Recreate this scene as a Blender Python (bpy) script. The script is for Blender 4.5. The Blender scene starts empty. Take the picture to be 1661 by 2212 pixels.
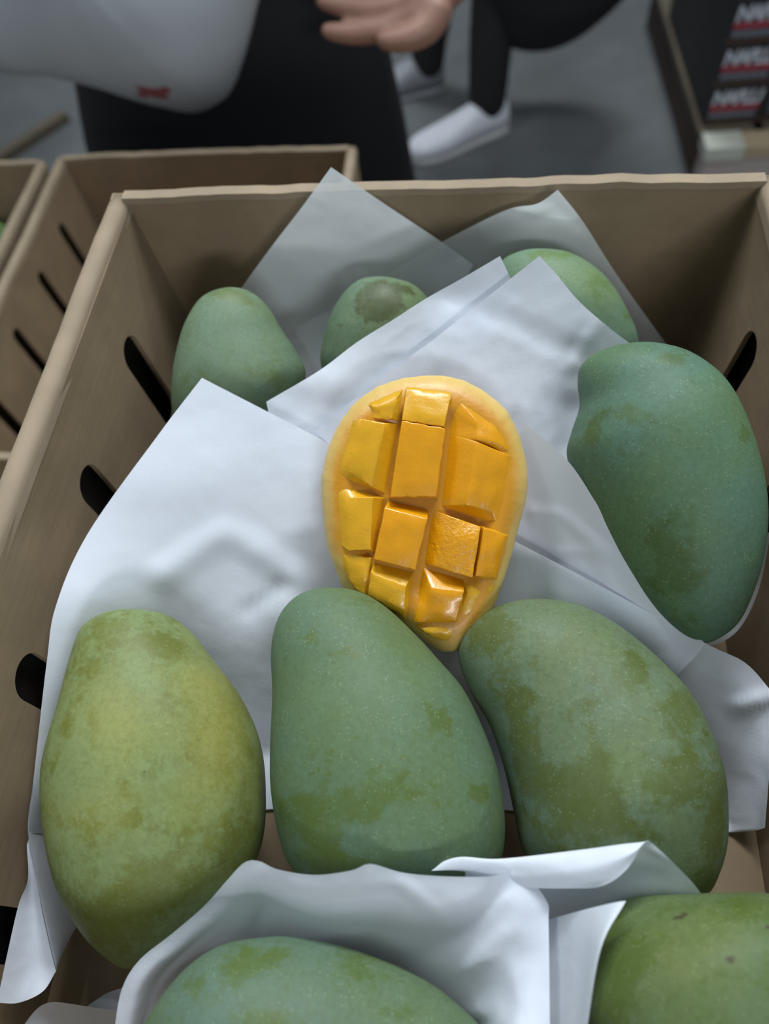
import bpy, bmesh, math, random
import numpy as np
from mathutils import Vector, Matrix, Euler, noise

random.seed(7)
sc = bpy.context.scene
COL = sc.collection
PI = math.pi

# ------------------------------------------------------------------ camera
W, H, F = 1661, 2212, 1661.0
PITCH, YAW, ROLL = 1.0242944, -0.2215093, 0.1709269
CAM = np.array([0.214, -0.391, 1.389])
_f = np.array([math.sin(YAW)*math.cos(PITCH), math.cos(YAW)*math.cos(PITCH), -math.sin(PITCH)])
_r = np.array([math.cos(YAW), -math.sin(YAW), 0.0])
_d = np.cross(_f, _r)
_c, _s = math.cos(ROLL), math.sin(ROLL)
CR, CD, CF = _c*_r + _s*_d, -_s*_r + _c*_d, _f          # right, down, forward in world
cam_data = bpy.data.cameras.new('camera')
cam = bpy.data.objects.new('camera', cam_data)
COL.objects.link(cam)
m3 = Matrix((CR.tolist(), (-CD).tolist(), (-CF).tolist())).transposed()
cam.matrix_world = Matrix.Translation(CAM.tolist()) @ m3.to_4x4()
cam_data.sensor_fit = 'VERTICAL'
cam_data.sensor_height = 36.0
cam_data.lens = F / H * 36.0
cam_data.clip_start = 0.02
cam_data.dof.use_dof = True
cam_data.dof.focus_distance = 0.36
cam_data.dof.aperture_fstop = 5.4
sc.camera = cam

# ------------------------------------------------------------------ light and exposure
world = bpy.data.worlds.new('hall_air')
sc.world = world
world.use_nodes = True
world.node_tree.nodes['Background'].inputs['Color'].default_value = (0.80, 0.90, 1.0, 1)
world.node_tree.nodes['Background'].inputs['Strength'].default_value = 0.25

def lamp(name, loc, size, power, target=None, color=(0.90, 0.95, 1.0)):
    ld = bpy.data.lights.new(name, 'AREA')
    ld.shape = 'RECTANGLE'
    ld.size, ld.size_y = size
    ld.energy = power
    ld.color = color
    o = bpy.data.objects.new(name, ld)
    COL.objects.link(o)
    o.location = loc
    if target is not None:
        o.rotation_euler = (Vector(target) - Vector(loc)).to_track_quat('-Z', 'Y').to_euler()
    return o
lamp('stall_lamp', (0.62, 0.70, 2.65), (1.0, 0.35), 20, (0.25, 0.0, 1.05))
lamp('stall_lamp', (-0.75, 0.70, 2.75), (1.0, 0.35), 15, (0.15, 0.0, 1.05))
lamp('front_fill', (1.7, -4.3, 3.0), (1.6, 0.5), 62, (0.2, 0.0, 1.0))  # unseen fill lamp added to brighten the back wall and rear papers
lamp('ceiling_lamp', (0.3, 2.6, 4.3), (1.2, 0.4), 115, (0.4, 1.4, 0.0))

sc.view_settings.view_transform = 'Standard'
sc.view_settings.look = 'None'
sc.view_settings.exposure = 0.06
sc.view_settings.gamma = 1.0
sc.view_settings.use_curve_mapping = False

# ------------------------------------------------------------------ helpers
RIM = 1.10                       # height of the big tray's rim above the floor

def ray(px, py):
    return CR*((px - W/2)/F) + CD*((py - H/2)/F) + CF
def at(px, py, depth):           # point seen at a pixel, at that distance from the lens
    return CAM + ray(px, py)*depth
def pix(p):
    q = np.asarray(p) - CAM
    z = q @ CF
    return (q @ CR)/z*F + W/2, (q @ CD)/z*F + H/2

def link(name, me, mat=None, parent=None, smooth=True):
    o = bpy.data.objects.new(name, me)
    COL.objects.link(o)
    if mat is not None and not me.materials:
        me.materials.append(mat)
    if smooth and len(me.polygons):
        me.polygons.foreach_set('use_smooth', [True]*len(me.polygons))
    if parent is not None:
        o.parent = parent
    return o
def mesh(name, verts, faces, mat=None, parent=None, smooth=True):
    me = bpy.data.meshes.new(name)
    me.from_pydata([tuple(map(float, v)) for v in verts], [], faces)
    me.update()
    return link(name, me, mat, parent, smooth)
def from_bm(name, bm, mat=None, parent=None, smooth=True):
    me = bpy.data.meshes.new(name)
    bmesh.ops.recalc_face_normals(bm, faces=bm.faces)
    bm.to_mesh(me); bm.free()
    return link(name, me, mat, parent, smooth)
def empty(name, loc=(0, 0, 0), rz=0):
    o = bpy.data.objects.new(name, None)
    COL.objects.link(o)
    o.location = loc
    o.rotation_euler = (0, 0, rz)
    o.empty_display_size = 0.05
    return o
def tag(o, label, cat, group=None, kind=None):
    if label: o['label'] = label
    if cat: o['category'] = cat
    if group: o['group'] = group
    if kind: o['kind'] = kind
    return o
def bevel(o, w, seg=2):
    b = o.modifiers.new('bevel', 'BEVEL')
    b.width = w; b.segments = seg; b.limit_method = 'ANGLE'
    return o
def bm_box(bm, x0, x1, y0, y1, z0, z1):
    vs = [bm.verts.new((x, y, z)) for z in (z0, z1) for y in (y0, y1) for x in (x0, x1)]
    for f in ((0, 2, 3, 1), (4, 5, 7, 6), (0, 1, 5, 4), (2, 6, 7, 3), (0, 4, 6, 2), (1, 3, 7, 5)):
        bm.faces.new([vs[i] for i in f])
    return vs
def box(name, x0, x1, y0, y1, z0, z1, mat, parent=None, bev=0.0):
    bm = bmesh.new()
    bm_box(bm, x0, x1, y0, y1, z0, z1)
    o = from_bm(name, bm, mat, parent, smooth=False)
    if bev: bevel(o, bev)
    return o

def catmull(P, n, closed=False):
    """n samples of a centripetal-ish Catmull-Rom curve through the rows of P."""
    P = np.asarray(P, float)
    k = len(P)
    if closed:
        Q = np.vstack([P[-1], P, P[0], P[1]])
        segs = k
    else:
        Q = np.vstack([2*P[0]-P[1], P, 2*P[-1]-P[-2]])
        segs = k - 1
    t = np.linspace(0, segs, n, endpoint=not closed)
    i = np.minimum(t.astype(int), segs - 1)
    u = (t - i)[:, None]
    a, b, c, d = Q[i], Q[i+1], Q[i+2], Q[i+3]
    return 0.5*((2*b) + (c-a)*u + (2*a-5*b+4*c-d)*u*u + (3*b-a-3*c+d)*u**3)

def resample(P, n):
    """even arc-length samples through a dense polyline"""
    P = np.asarray(P, float)
    s = np.r_[0, np.cumsum(np.linalg.norm(np.diff(P[:, :2], axis=0), axis=1))]
    u = np.linspace(0, s[-1], n)
    return np.stack([np.interp(u, s, P[:, j]) for j in range(P.shape[1])], 1)

# ------------------------------------------------------------------ materials
def nodes(name):
    m = bpy.data.materials.new(name)
    m.use_nodes = True
    nt = m.node_tree
    return m, nt, nt.nodes['Principled BSDF']
def N(nt, typ, **kw):
    n = nt.nodes.new(typ)
    for k, v in kw.items():
        if k in n.inputs: n.inputs[k].default_value = v
        else: setattr(n, k, v)
    return n
def mixc(nt, fac, a, b):
    n = nt.nodes.new('ShaderNodeMix'); n.data_type = 'RGBA'
    for s, v in ((n.inputs[0], fac), (n.inputs[6], a), (n.inputs[7], b)):
        if hasattr(v, 'links') or isinstance(v, bpy.types.NodeSocket): nt.links.new(v, s)
        else: s.default_value = v if not isinstance(v, tuple) else (*v, 1)
    return n.outputs[2]
def ramp(nt, src, a, b):
    n = nt.nodes.new('ShaderNodeMapRange'); n.interpolation_type = 'SMOOTHSTEP'
    n.inputs['From Min'].default_value = a; n.inputs['From Max'].default_value = b
    nt.links.new(src, n.inputs['Value'])
    return n.outputs['Result']
def mth(nt, op, a, b=0.0):
    n = nt.nodes.new('ShaderNodeMath'); n.operation = op
    for s, v in zip(n.inputs, (a, b)):
        if isinstance(v, bpy.types.NodeSocket): nt.links.new(v, s)
        else: s.default_value = v
    return n.outputs[0]
def tex_noise(nt, vec, scale, detail=4, rough=0.55, stretch=None):
    if stretch:
        mp = N(nt, 'ShaderNodeMapping'); mp.inputs['Scale'].default_value = stretch
        nt.links.new(vec, mp.inputs['Vector']); vec = mp.outputs[0]
    n = N(nt, 'ShaderNodeTexNoise', Scale=scale, Detail=detail, Roughness=rough)
    nt.links.new(vec, n.inputs['Vector'])
    return n.outputs['Fac']
def bump(nt, bsdf, h, strength, dist=0.001):
    b = N(nt, 'ShaderNodeBump', Strength=strength, Distance=dist)
    nt.links.new(h, b.inputs['Height']); nt.links.new(b.outputs[0], bsdf.inputs['Normal'])

def plain(name, col, rough=0.6, noise_amt=0.12, scale=30, bmp=0.0):
    m, nt, b = nodes(name)
    tc = N(nt, 'ShaderNodeTexCoord')
    n = tex_noise(nt, tc.outputs['Object'], scale)
    dark = tuple(c*(1-noise_amt) for c in col); light = tuple(min(1, c*(1+noise_amt)) for c in col)
    nt.links.new(mixc(nt, n, dark, light), b.inputs['Base Color'])
    b.inputs['Roughness'].default_value = rough
    if bmp: bump(nt, b, n, bmp)
    return m

def cardboard(name, col):
    m, nt, b = nodes(name)
    tc = N(nt, 'ShaderNodeTexCoord')
    o = tc.outputs['Object']
    fine = tex_noise(nt, o, 900, 3)
    mid = tex_noise(nt, o, 26, 5, 0.6)
    flute = tex_noise(nt, o, 60, 2, 0.5, (0.3, 0.3, 3.2))
    c = mixc(nt, ramp(nt, mid, 0.3, 0.75), tuple(x*0.86 for x in col), tuple(x*1.10 for x in col))
    c = mixc(nt, mth(nt, 'MULTIPLY', fine, 0.35), c, tuple(x*0.72 for x in col))
    c = mixc(nt, mth(nt, 'MULTIPLY', ramp(nt, flute, 0.4, 0.7), 0.12), c, tuple(x*0.75 for x in col))
    nt.links.new(c, b.inputs['Base Color'])
    b.inputs['Roughness'].default_value = 0.85
    bump(nt, b, mth(nt, 'ADD', mth(nt, 'MULTIPLY', flute, 0.7), mth(nt, 'MULTIPLY', fine, 0.25)), 0.25, 0.0012)
    return m

def paper(name, clear, col=(0.80, 0.85, 0.93), trans=0.20):
    m, nt, b = nodes(name)
    out = nt.nodes['Material Output']
    tc = N(nt, 'ShaderNodeTexCoord')
    o = tc.outputs['Object']
    fine = tex_noise(nt, o, 1100, 3)
    mid = tex_noise(nt, o, 120, 4, 0.6)
    c = mixc(nt, mth(nt, 'MULTIPLY', mid, 0.35), col, tuple(x*0.90 for x in col))
    nt.links.new(c, b.inputs['Base Color'])
    b.inputs['Roughness'].default_value = 0.85
    b.inputs['Specular IOR Level'].default_value = 0.12
    bump(nt, b, mth(nt, 'ADD', mth(nt, 'MULTIPLY', fine, 0.3), mid), 0.22, 0.0008)
    tl = N(nt, 'ShaderNodeBsdfTranslucent'); nt.links.new(c, tl.inputs['Color'])
    mx = N(nt, 'ShaderNodeMixShader'); mx.inputs[0].default_value = trans
    nt.links.new(b.outputs[0], mx.inputs[1]); nt.links.new(tl.outputs[0], mx.inputs[2])
    tr = N(nt, 'ShaderNodeBsdfTransparent')
    mx2 = N(nt, 'ShaderNodeMixShader'); mx2.inputs[0].default_value = clear
    nt.links.new(mx.outputs[0], mx2.inputs[1]); nt.links.new(tr.outputs[0], mx2.inputs[2])
    nt.links.new(mx2.outputs[0], out.inputs['Surface'])
    return m

def mango_skin(name, seed, bloom=(0.135, 0.235, 0.165), green=(0.135, 0.19, 0.045),
               blush=(0.30, 0.32, 0.08), rub=0.60, blush_amt=0.0):
    bloom = tuple(x*1.13 for x in bloom); green = tuple(x*1.06 for x in green)
    m, nt, b = nodes(name)
    tc = N(nt, 'ShaderNodeTexCoord')
    mp = N(nt, 'ShaderNodeMapping'); mp.inputs['Location'].default_value = (seed*3.1, seed*1.7, seed*0.9)
    nt.links.new(tc.outputs['Object'], mp.inputs['Vector'])
    o = mp.outputs[0]
    big = tex_noise(nt, o, 30, 6, 0.66, (1.0, 1.0, 0.75))
    mid = tex_noise(nt, o, 95, 6, 0.70)
    tiny = tex_noise(nt, o, 420, 4, 0.7)
    at_ = N(nt, 'ShaderNodeAttribute'); at_.attribute_name = 'patch'
    fine = tex_noise(nt, o, 260, 5, 0.75, (1.0, 1.0, 0.6))
    v = mth(nt, 'ADD', mth(nt, 'MULTIPLY', big, 0.45), mth(nt, 'MULTIPLY', mid, 0.33))
    v = mth(nt, 'ADD', v, mth(nt, 'MULTIPLY', fine, 0.22))
    v = mth(nt, 'ADD', v, mth(nt, 'MULTIPLY', at_.outputs['Fac'], 0.22))
    mask = ramp(nt, v, rub - 0.050, rub + 0.045)
    soft = ramp(nt, tex_noise(nt, o, 17, 4, 0.55), 0.36, 0.70)
    cloud = ramp(nt, tex_noise(nt, o, 55, 5, 0.7), 0.35, 0.72)
    bl2 = mixc(nt, soft, bloom, tuple(x*y for x, y in zip(bloom, (1.12, 1.00, 0.62))))
    bl2 = mixc(nt, mth(nt, 'MULTIPLY', cloud, 0.55), bl2, tuple(0.5*x+0.5*y for x, y in zip(bloom, green)))
    dens = N(nt, 'ShaderNodeMapRange'); nt.links.new(cloud, dens.inputs['Value']); dens.inputs['To Min'].default_value = 0.62; dens.inputs['To Max'].default_value = 0.95
    c = mixc(nt, mth(nt, 'MULTIPLY', mask, dens.outputs[0]), bl2, green)
    if blush_amt:
        at2 = N(nt, 'ShaderNodeAttribute'); at2.attribute_name = 'blush'
        c = mixc(nt, mth(nt, 'MULTIPLY', at2.outputs['Fac'], blush_amt), c, blush)
    c = mixc(nt, mth(nt, 'MULTIPLY', ramp(nt, tiny, 0.35, 0.75), 0.30), c, tuple(x*0.6 for x in green))
    # pale lenticels
    vo = N(nt, 'ShaderNodeTexVoronoi', Scale=620.0); nt.links.new(o, vo.inputs['Vector'])
    dots = ramp(nt, vo.outputs['Distance'], 0.30, 0.14)
    sel = ramp(nt, tex_noise(nt, o, 160, 2), 0.46, 0.56)
    c = mixc(nt, mth(nt, 'MULTIPLY', mth(nt, 'MULTIPLY', dots, sel), 0.34), c, (0.30, 0.36, 0.20))
    # a few brown specks
    vo2 = N(nt, 'ShaderNodeTexVoronoi', Scale=48.0); nt.links.new(o, vo2.inputs['Vector'])
    spk = ramp(nt, vo2.outputs['Distance'], 0.045, 0.02)
    sel2 = ramp(nt, tex_noise(nt, o, 35, 2), 0.58, 0.62)
    c = mixc(nt, mth(nt, 'MULTIPLY', mth(nt, 'MULTIPLY', spk, sel2), 0.75), c, (0.03, 0.03, 0.015))
    at3 = N(nt, 'ShaderNodeAttribute'); at3.attribute_name = 'scar'
    sc_ = ramp(nt, mth(nt, 'ADD', at3.outputs['Fac'], mth(nt, 'MULTIPLY', tex_noise(nt, o, 300, 4, 0.7), 0.6)), 0.70, 0.88)
    c = mixc(nt, mth(nt, 'MULTIPLY', sc_, 0.8), c, (0.05, 0.035, 0.02))
    nt.links.new(c, b.inputs['Base Color'])
    rg = N(nt, 'ShaderNodeMapRange'); nt.links.new(mask, rg.inputs['Value'])
    rg.inputs['To Min'].default_value = 0.58; rg.inputs['To Max'].default_value = 0.50
    nt.links.new(rg.outputs[0], b.inputs['Roughness'])
    b.inputs['Specular IOR Level'].default_value = 0.28
    bump(nt, b, mth(nt, 'ADD', mth(nt, 'MULTIPLY', tiny, 0.5), mth(nt, 'MULTIPLY', mid, 0.8)), 0.10, 0.0012)
    return m

def flesh(name, col, rim, rough=0.25, coat=0.4, wet=0.28):
    m, nt, b = nodes(name)
    tc = N(nt, 'ShaderNodeTexCoord')
    o = tc.outputs['Object']
    n1 = tex_noise(nt, o, 55, 4, 0.6)
    n2 = tex_noise(nt, o, 500, 3, 0.6)
    at_ = N(nt, 'ShaderNodeAttribute'); at_.attribute_name = 'edge'
    e = ramp(nt, mth(nt, 'ADD', at_.outputs['Fac'], mth(nt, 'MULTIPLY', mth(nt, 'SUBTRACT', n1, 0.5), 0.5)), 0.45, 1.0)
    c = mixc(nt, n1, tuple(x*0.90 for x in col), tuple(min(1, x*1.08) for x in col))
    c = mixc(nt, e, c, rim)
    nt.links.new(c, b.inputs['Base Color'])
    b.inputs['Roughness'].default_value = rough
    b.inputs['Coat Weight'].default_value = coat
    b.inputs['Coat Roughness'].default_value = 0.08
    b.inputs['Subsurface Weight'].default_value = 0.25
    b.inputs['Subsurface Radius'].default_value = (0.006, 0.003, 0.0008)
    b.inputs['Subsurface Scale'].default_value = 1.0
    bump(nt, b, mth(nt, 'ADD', mth(nt, 'MULTIPLY', n2, 0.35), n1), wet, 0.0016)
    return m

M_CARD = cardboard('brown_cardboard', (0.255, 0.187, 0.112))
M_CARD_EDGE = cardboard('pale_cardboard_edge', (0.295, 0.232, 0.155))
M_SLOT_SHADE = plain('slot_shade_black', (0.018, 0.016, 0.014), 0.8)  # near-black colour standing in for the shade inside the slots
M_PAPER = paper('white_greaseproof_paper', 0.02)
M_PAPER_THIN = paper('thin_see_through_paper', 0.21, (0.86, 0.92, 0.95), 0.42)
M_FLESH = flesh('mango_flesh_side', (0.56, 0.245, 0.004), (0.64, 0.455, 0.14), 0.45, 0.05)
M_CUBE = flesh('mango_flesh_cube', (0.68, 0.300, 0.003), (0.66, 0.40, 0.06), 0.30, 0.22)
M_CUBE_WET = flesh('mango_flesh_cube_wet', (0.68, 0.300, 0.003), (0.66, 0.40, 0.06), 0.16, 0.9, 1.0)
M_CUBE_Y = flesh('mango_flesh_cube_yellow', (0.66, 0.350, 0.010), (0.66, 0.40, 0.06), 0.32, 0.18)
M_FLOOR = None

# ------------------------------------------------------------------ floor (setting)
def floor_mat():
    m, nt, b = nodes('worn_grey_concrete')
    tc = N(nt, 'ShaderNodeTexCoord'); o = tc.outputs['Object']
    a = tex_noise(nt, o, 1.6, 5, 0.6)
    c2 = tex_noise(nt, o, 9, 5, 0.65)
    s = tex_noise(nt, o, 150, 3)
    c = mixc(nt, ramp(nt, a, 0.35, 0.7), (0.060, 0.068, 0.070), (0.108, 0.118, 0.122))
    c = mixc(nt, mth(nt, 'MULTIPLY', ramp(nt, c2, 0.5, 0.8), 0.35), c, (0.045, 0.050, 0.052))
    c = mixc(nt, mth(nt, 'MULTIPLY', s, 0.15), c, (0.16, 0.16, 0.16))
    nt.links.new(c, b.inputs['Base Color'])
    b.inputs['Roughness'].default_value = 0.62
    bump(nt, b, c2, 0.1, 0.002)
    return m
fl = box('floor', -5, 5, -3, 7, -0.10, 0.0, floor_mat())
fl['kind'] = 'structure'

# ------------------------------------------------------------------ cardboard trays
def slot_panel(name, y0, y1, z0, z1, slots, thick, mat, parent, xface, taper):
    """A side panel in the plane x = xface, with stadium shaped hand slots cut through."""
    cu = bpy.data.curves.new(name, 'CURVE')
    cu.dimensions = '2D'; cu.fill_mode = 'BOTH'; cu.extrude = thick/2
    def poly(pts):
        s = cu.splines.new('POLY'); s.points.add(len(pts)-1); s.use_cyclic_u = True
        for p, q in zip(s.points, pts): p.co = (q[0], q[1], 0, 1)
    outer = []
    for a, b in (((y0, z0), (y1, z0)), ((y1, z0), (y1, z1)), ((y1, z1), (y0, z1)), ((y0, z1), (y0, z0))):
        for k in range(12): outer.append((a[0]+(b[0]-a[0])*k/12, a[1]+(b[1]-a[1])*k/12))
    poly(outer)
    for yc, zb, zt, w in slots:
        r = w/2; pts = []
        for k in range(13): 
            a = PI*k/12; pts.append((yc + r*math.cos(a), zt - r + r*math.sin(a)))
        for k in range(13):
            a = PI + PI*k/12; pts.append((yc + r*math.cos(a), zb + r + r*math.sin(a)))
        poly(pts)
    tmp = bpy.data.objects.new(name, cu); COL.objects.link(tmp)
    dg = bpy.context.evaluated_depsgraph_get(); dg.update()
    me = bpy.data.meshes.new_from_object(tmp.evaluated_get(dg))
    bpy.data.objects.remove(tmp); bpy.data.curves.remove(cu)
    me.materials.clear()
    for v in me.vertices:                       # (y, z, thickness) -> world axes of the tray
        y, z, t = v.co
        lean = taper*max(0.0, -z - 0.01)/0.13
        v.co = (xface + t + lean, y, z)
    return link(name, me, mat, parent, smooth=False)

def rim_strip(name, p0, p1, out, width, h, mat, parent, wav=0.0, n=40, seed=0):
    """Rounded folded top of a wall, running p0->p1; out = unit vector towards the outside."""
    p0, p1, out = map(np.array, (p0, p1, out))
    prof = []
    r = width/2
    prof.append((-0.0005, -h))
    for k in range(11):
        a = PI - PI*k/10
        prof.append((r + r*math.cos(a), -r*0.9 + r*0.9*math.sin(a)))
    prof.append((width+0.0005, -h))
    vs, fs = [], []
    for i in range(n+1):
        u = i/n
        c = p0 + (p1-p0)*u
        dz = wav*noise.noise(Vector((u*5.0, seed, 0.3))) + wav*0.35*noise.noise(Vector((u*22.0, seed, 1.3)))
        dx = wav*0.8*noise.noise(Vector((u*4.0, seed, 7.3)))
        for a, b in prof:
            q = c + out*(a + dx) + np.array([0, 0, b + dz])
            vs.append(q)
    k = len(prof)
    for i in range(n):
        for j in range(k-1):
            fs.append((i*k+j, i*k+j+1, (i+1)*k+j+1, (i+1)*k+j))
    fs.append(tuple(range(k))); fs.append(tuple(range(n*k, n*k+k))[::-1])
    return mesh(name, vs, fs, mat, parent)

def tray(name, x0, yb, rim, iw, il, depth, label, taper=0.011, side=0.013, slots=None, group='mango trays'):
    """Open fruit tray. x0 = inner left, yb = inner back, iw/il inner width/length."""
    root = empty(name, (x0 + iw/2, yb - il/2, rim - depth))
    tag(root, label, 'fruit tray', group)
    hx, hy = iw/2, il/2
    def local(z): return z + depth            # rim-relative height -> local
    bm = bmesh.new(); bm_box(bm, -hx-side, hx+side, -hy-0.006, hy+0.006, -0.006, 0.0)
    from_bm('bottom_panel', bm, M_CARD, root, False)
    for s in (-1, 1):
        p = slot_panel('side_panel', -hy, hy, -depth, -0.006, slots, 0.003, M_CARD, root, 0.0, -taper*s if s > 0 else taper)
        p.location = (s*(hx + 0.0015), 0, depth)
        q = box('outer_side_panel', s*(hx+side-0.003)-0.0015, s*(hx+side-0.003)+0.0015, -hy-0.005, hy+0.005, 0.0, depth-0.006, M_CARD, root)
        box('slot_shade_panel', s*(hx+side-0.005)-0.0004, s*(hx+side-0.005)+0.0004, -hy-0.004, hy+0.004, 0.0, depth-0.006, M_SLOT_SHADE, root)  # thin sheet added in the wall gap so the slots look dark
        rim_strip('rim_fold', (s*hx, -hy-0.004, depth), (s*hx, hy+0.004, depth), (s, 0, 0), side, 0.010, M_CARD_EDGE, root, 0.0016, seed=3*s+x0*9)
    for s, nm in ((1, 'back_panel'), (-1, 'front_panel')):
        nz, nx = 6, 48
        vs, fs = [], []
        for side_ in (0, 1):
            for j in range(nz+1):
                for i in range(nx+1):
                    x = -hx - side*0.8 + (iw + side*1.6)*i/nx
                    z = depth*j/nz
                    wob = 0.0018*noise.noise(Vector((x*14, s*2.0 + x0, 0.0)))*j/nz
                    top = (0.0022*noise.noise(Vector((x*9, 4.0*s, x0))) + 0.0009*noise.noise(Vector((x*60, 1.0, 2.0)))) if j == nz else 0
                    vs.append((x, s*(hy + side_*0.006) + wob, z - 0.0005*j/nz + top))
        k = (nz+1)*(nx+1)
        for j in range(nz):
            for i in range(nx):
                a = j*(nx+1)+i
                fs.append((a, a+1, a+nx+2, a+nx+1)); fs.append((k+a+nx+1, k+a+nx+2, k+a+1, k+a))
        for i in range(nx):
            a = nz*(nx+1)+i
            fs.append((a, a+1, k+a+1, k+a)); fs.append((i+1, i, k+i, k+i+1))
        for j in range(nz):
            a = j*(nx+1); fs.append((a+nx+1, a, k+a, k+a+nx+1)); a += nx
            fs.append((a, a+nx+1, k+a+nx+1, k+a))
        pan = mesh(nm, vs, fs, M_CARD, root, smooth=False)
        # raw pale top edge of the board
        vs, fs = [], []
        for i in range(nx+1):
            x = -hx - side*0.2 + (iw + side*0.4)*i/nx
            top = 0.0022*noise.noise(Vector((x*9, 4.0*s, x0))) + 0.0009*noise.noise(Vector((x*60, 1.0, 2.0)))
            wob = 0.0018*noise.noise(Vector((x*14, s*2.0 + x0, 0.0)))
            j = 0.0006*noise.noise(Vector((x*130, 3.0, 2.0)))
            y = s*hy + wob
            for a, b in ((-0.0008, -0.0035+j), (-0.0008, 0.0008), (0.0068, 0.0008), (0.0068, -0.0035)):
                vs.append((x, y + s*a, depth + top + b))
        for i in range(nx):
            for q in range(3): fs.append((i*4+q, i*4+q+1, i*4+q+5, i*4+q+4))
        mesh('raw_edge', vs, fs, M_CARD_EDGE, pan, smooth=False)
    return root

BW, BL, BD = 0.37, 0.48, 0.142
def slots_for(ys, zt=-0.043, zb=-0.100, w=0.020):
    return [(y, zb, zt, w) for y in ys]
# slot heights are measured down from the rim, slot positions along the tray from its middle
main = tray('fruit_tray', 0.0, 0.0, RIM, BW, BL, BD, 'large brown cardboard mango tray in front with dark hand slots, highest of the trays',
            slots=slots_for([0.240-0.078, 0.240-0.174, 0.240-0.284, 0.240-0.392], -0.042, -0.118, 0.023))
side_tray = tray('fruit_tray', -0.322, 0.4775, RIM-0.292, 0.371, 0.465, BD, 'empty looking brown cardboard tray lower down behind the big mango tray, black clothes behind it',
            slots=slots_for([0.150, 0.061, -0.034, -0.130], -0.036, -0.122, 0.017))
far_tray = tray('fruit_tray', -0.737, 0.473, RIM-0.293, 0.375, 0.465, BD, 'brown cardboard tray at the left edge with one green mango showing',
            slots=slots_for([0.150, 0.061, -0.034, -0.130], -0.036, -0.122, 0.017))

# ------------------------------------------------------------------ mangoes
TH = 0.86
def mango(name, outline, depth, tip_a, tip_b, mat, label, ratio=TH, patches=(), blush=(), scars=(), tilt=0.0,
          group='whole mangoes in the big tray', na=96, nc=64, cat='mango'):
    """Whole fruit lofted around its long axis; outline gives the two sides of its silhouette."""
    out = catmull(outline, 400, True)
    c = np.mean(out, 0)
    A, B = np.array(tip_a, float), np.array(tip_b, float)
    ax = (B - A); L = np.linalg.norm(ax); ax = ax/L
    nx = np.array([-ax[1], ax[0]])
    rel = out - A
    al, la = rel @ ax, rel @ nx
    a0, a1 = al.min(), al.max()
    O = at(c[0], c[1], depth)
    vd = ray(c[0], c[1]); vd = vd/np.linalg.norm(vd)
    # axes of the silhouette plane, square to the line of sight through the fruit's middle
    ex = CR - vd*(CR @ vd); ex /= np.linalg.norm(ex)
    ey = np.cross(vd, ex)
    k = depth*np.linalg.norm(ray(c[0], c[1]))/ (F*np.linalg.norm(ray(c[0], c[1])))
    def P(px, py):                       # pixel -> point on the silhouette plane
        r = ray(px, py); t = (vd @ (O - CAM))/(vd @ r)
        return CAM + r*t
    rings = []
    ts = 0.5 - 0.5*np.cos(np.linspace(0.035, PI-0.035, na))
    # silhouette sides by crossing the outline at each station
    al2, la2 = np.r_[al, al[0]], np.r_[la, la[0]]
    for t in ts:
        h = a0 + (a1-a0)*t
        i = np.where((al2[:-1]-h)*(al2[1:]-h) <= 0)[0]
        u = (h - al2[i])/(al2[i+1]-al2[i] + 1e-12)
        x = la2[i] + (la2[i+1]-la2[i])*u
        rings.append((h, x.min(), x.max()))
    R_ = np.array(rings)
    width = (R_[:, 2]-R_[:, 1])
    thick = width.copy()
    for _ in range(6): thick[1:-1] = (thick[:-2]+2*thick[1:-1]+thick[2:])/4
    vs = []
    for (h, l0, l1), w in zip(rings, thick):
        p0, p1 = A + ax*h + nx*l0, A + ax*h + nx*l1
        q0, q1 = P(*p0), P(*p1)
        m = (q0+q1)/2; half = (q1-q0)/2
        b = ratio*np.linalg.norm(half)*min(1.0, w/max(l1-l0, 1e-6))
        for j in range(nc):
            a = 2*PI*j/nc
            vs.append(m + half*math.cos(a) - vd*b*math.sin(a))
    fs = []
    for i in range(na-1):
        for j in range(nc):
            fs.append((i*nc+j, i*nc+(j+1) % nc, (i+1)*nc+(j+1) % nc, (i+1)*nc+j))
    t0 = A + ax*a0 + nx*np.mean([R_[0, 1], R_[0, 2]]); t1 = A + ax*a1 + nx*np.mean([R_[-1, 1], R_[-1, 2]])
    vs.append(P(*t0)); vs.append(P(*t1))
    for j in range(nc):
        fs.append((na*nc, (j+1) % nc, j)); fs.append((na*nc+1, (na-1)*nc+j, (na-1)*nc+(j+1) % nc))
    V = np.array(vs)
    z = (V-CAM) @ CF
    px = (V-CAM) @ CR/z*F + W/2; py = (V-CAM) @ CD/z*F + H/2
    o = mesh(name, V - O, fs, mat)
    bm = bmesh.new(); bm.from_mesh(o.data); bmesh.ops.recalc_face_normals(bm, faces=bm.faces); bm.to_mesh(o.data); bm.free()
    o.location = O
    front = np.clip((np.array([ (O - v) @ vd for v in V]) > -0.004), 0, 1)
    for nm, lst in (('patch', patches), ('blush', blush), ('scar', scars)):
        val = np.zeros(len(V))
        for e in lst:
            x, y, rx, ry, amp = e[:5]; ang = math.radians(e[5]) if len(e) > 5 else 0
            dx, dy = px-x, py-y
            u = (dx*math.cos(ang)+dy*math.sin(ang))/rx; w_ = (-dx*math.sin(ang)+dy*math.cos(ang))/ry
            val = val + amp*np.exp(-(u*u+w_*w_)*1.2)*front
        at_ = o.data.attributes.new(nm, 'FLOAT', 'POINT')
        at_.data.foreach_set('value', val.astype(np.float32))
    tag(o, label, cat, group)
    return o

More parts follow.
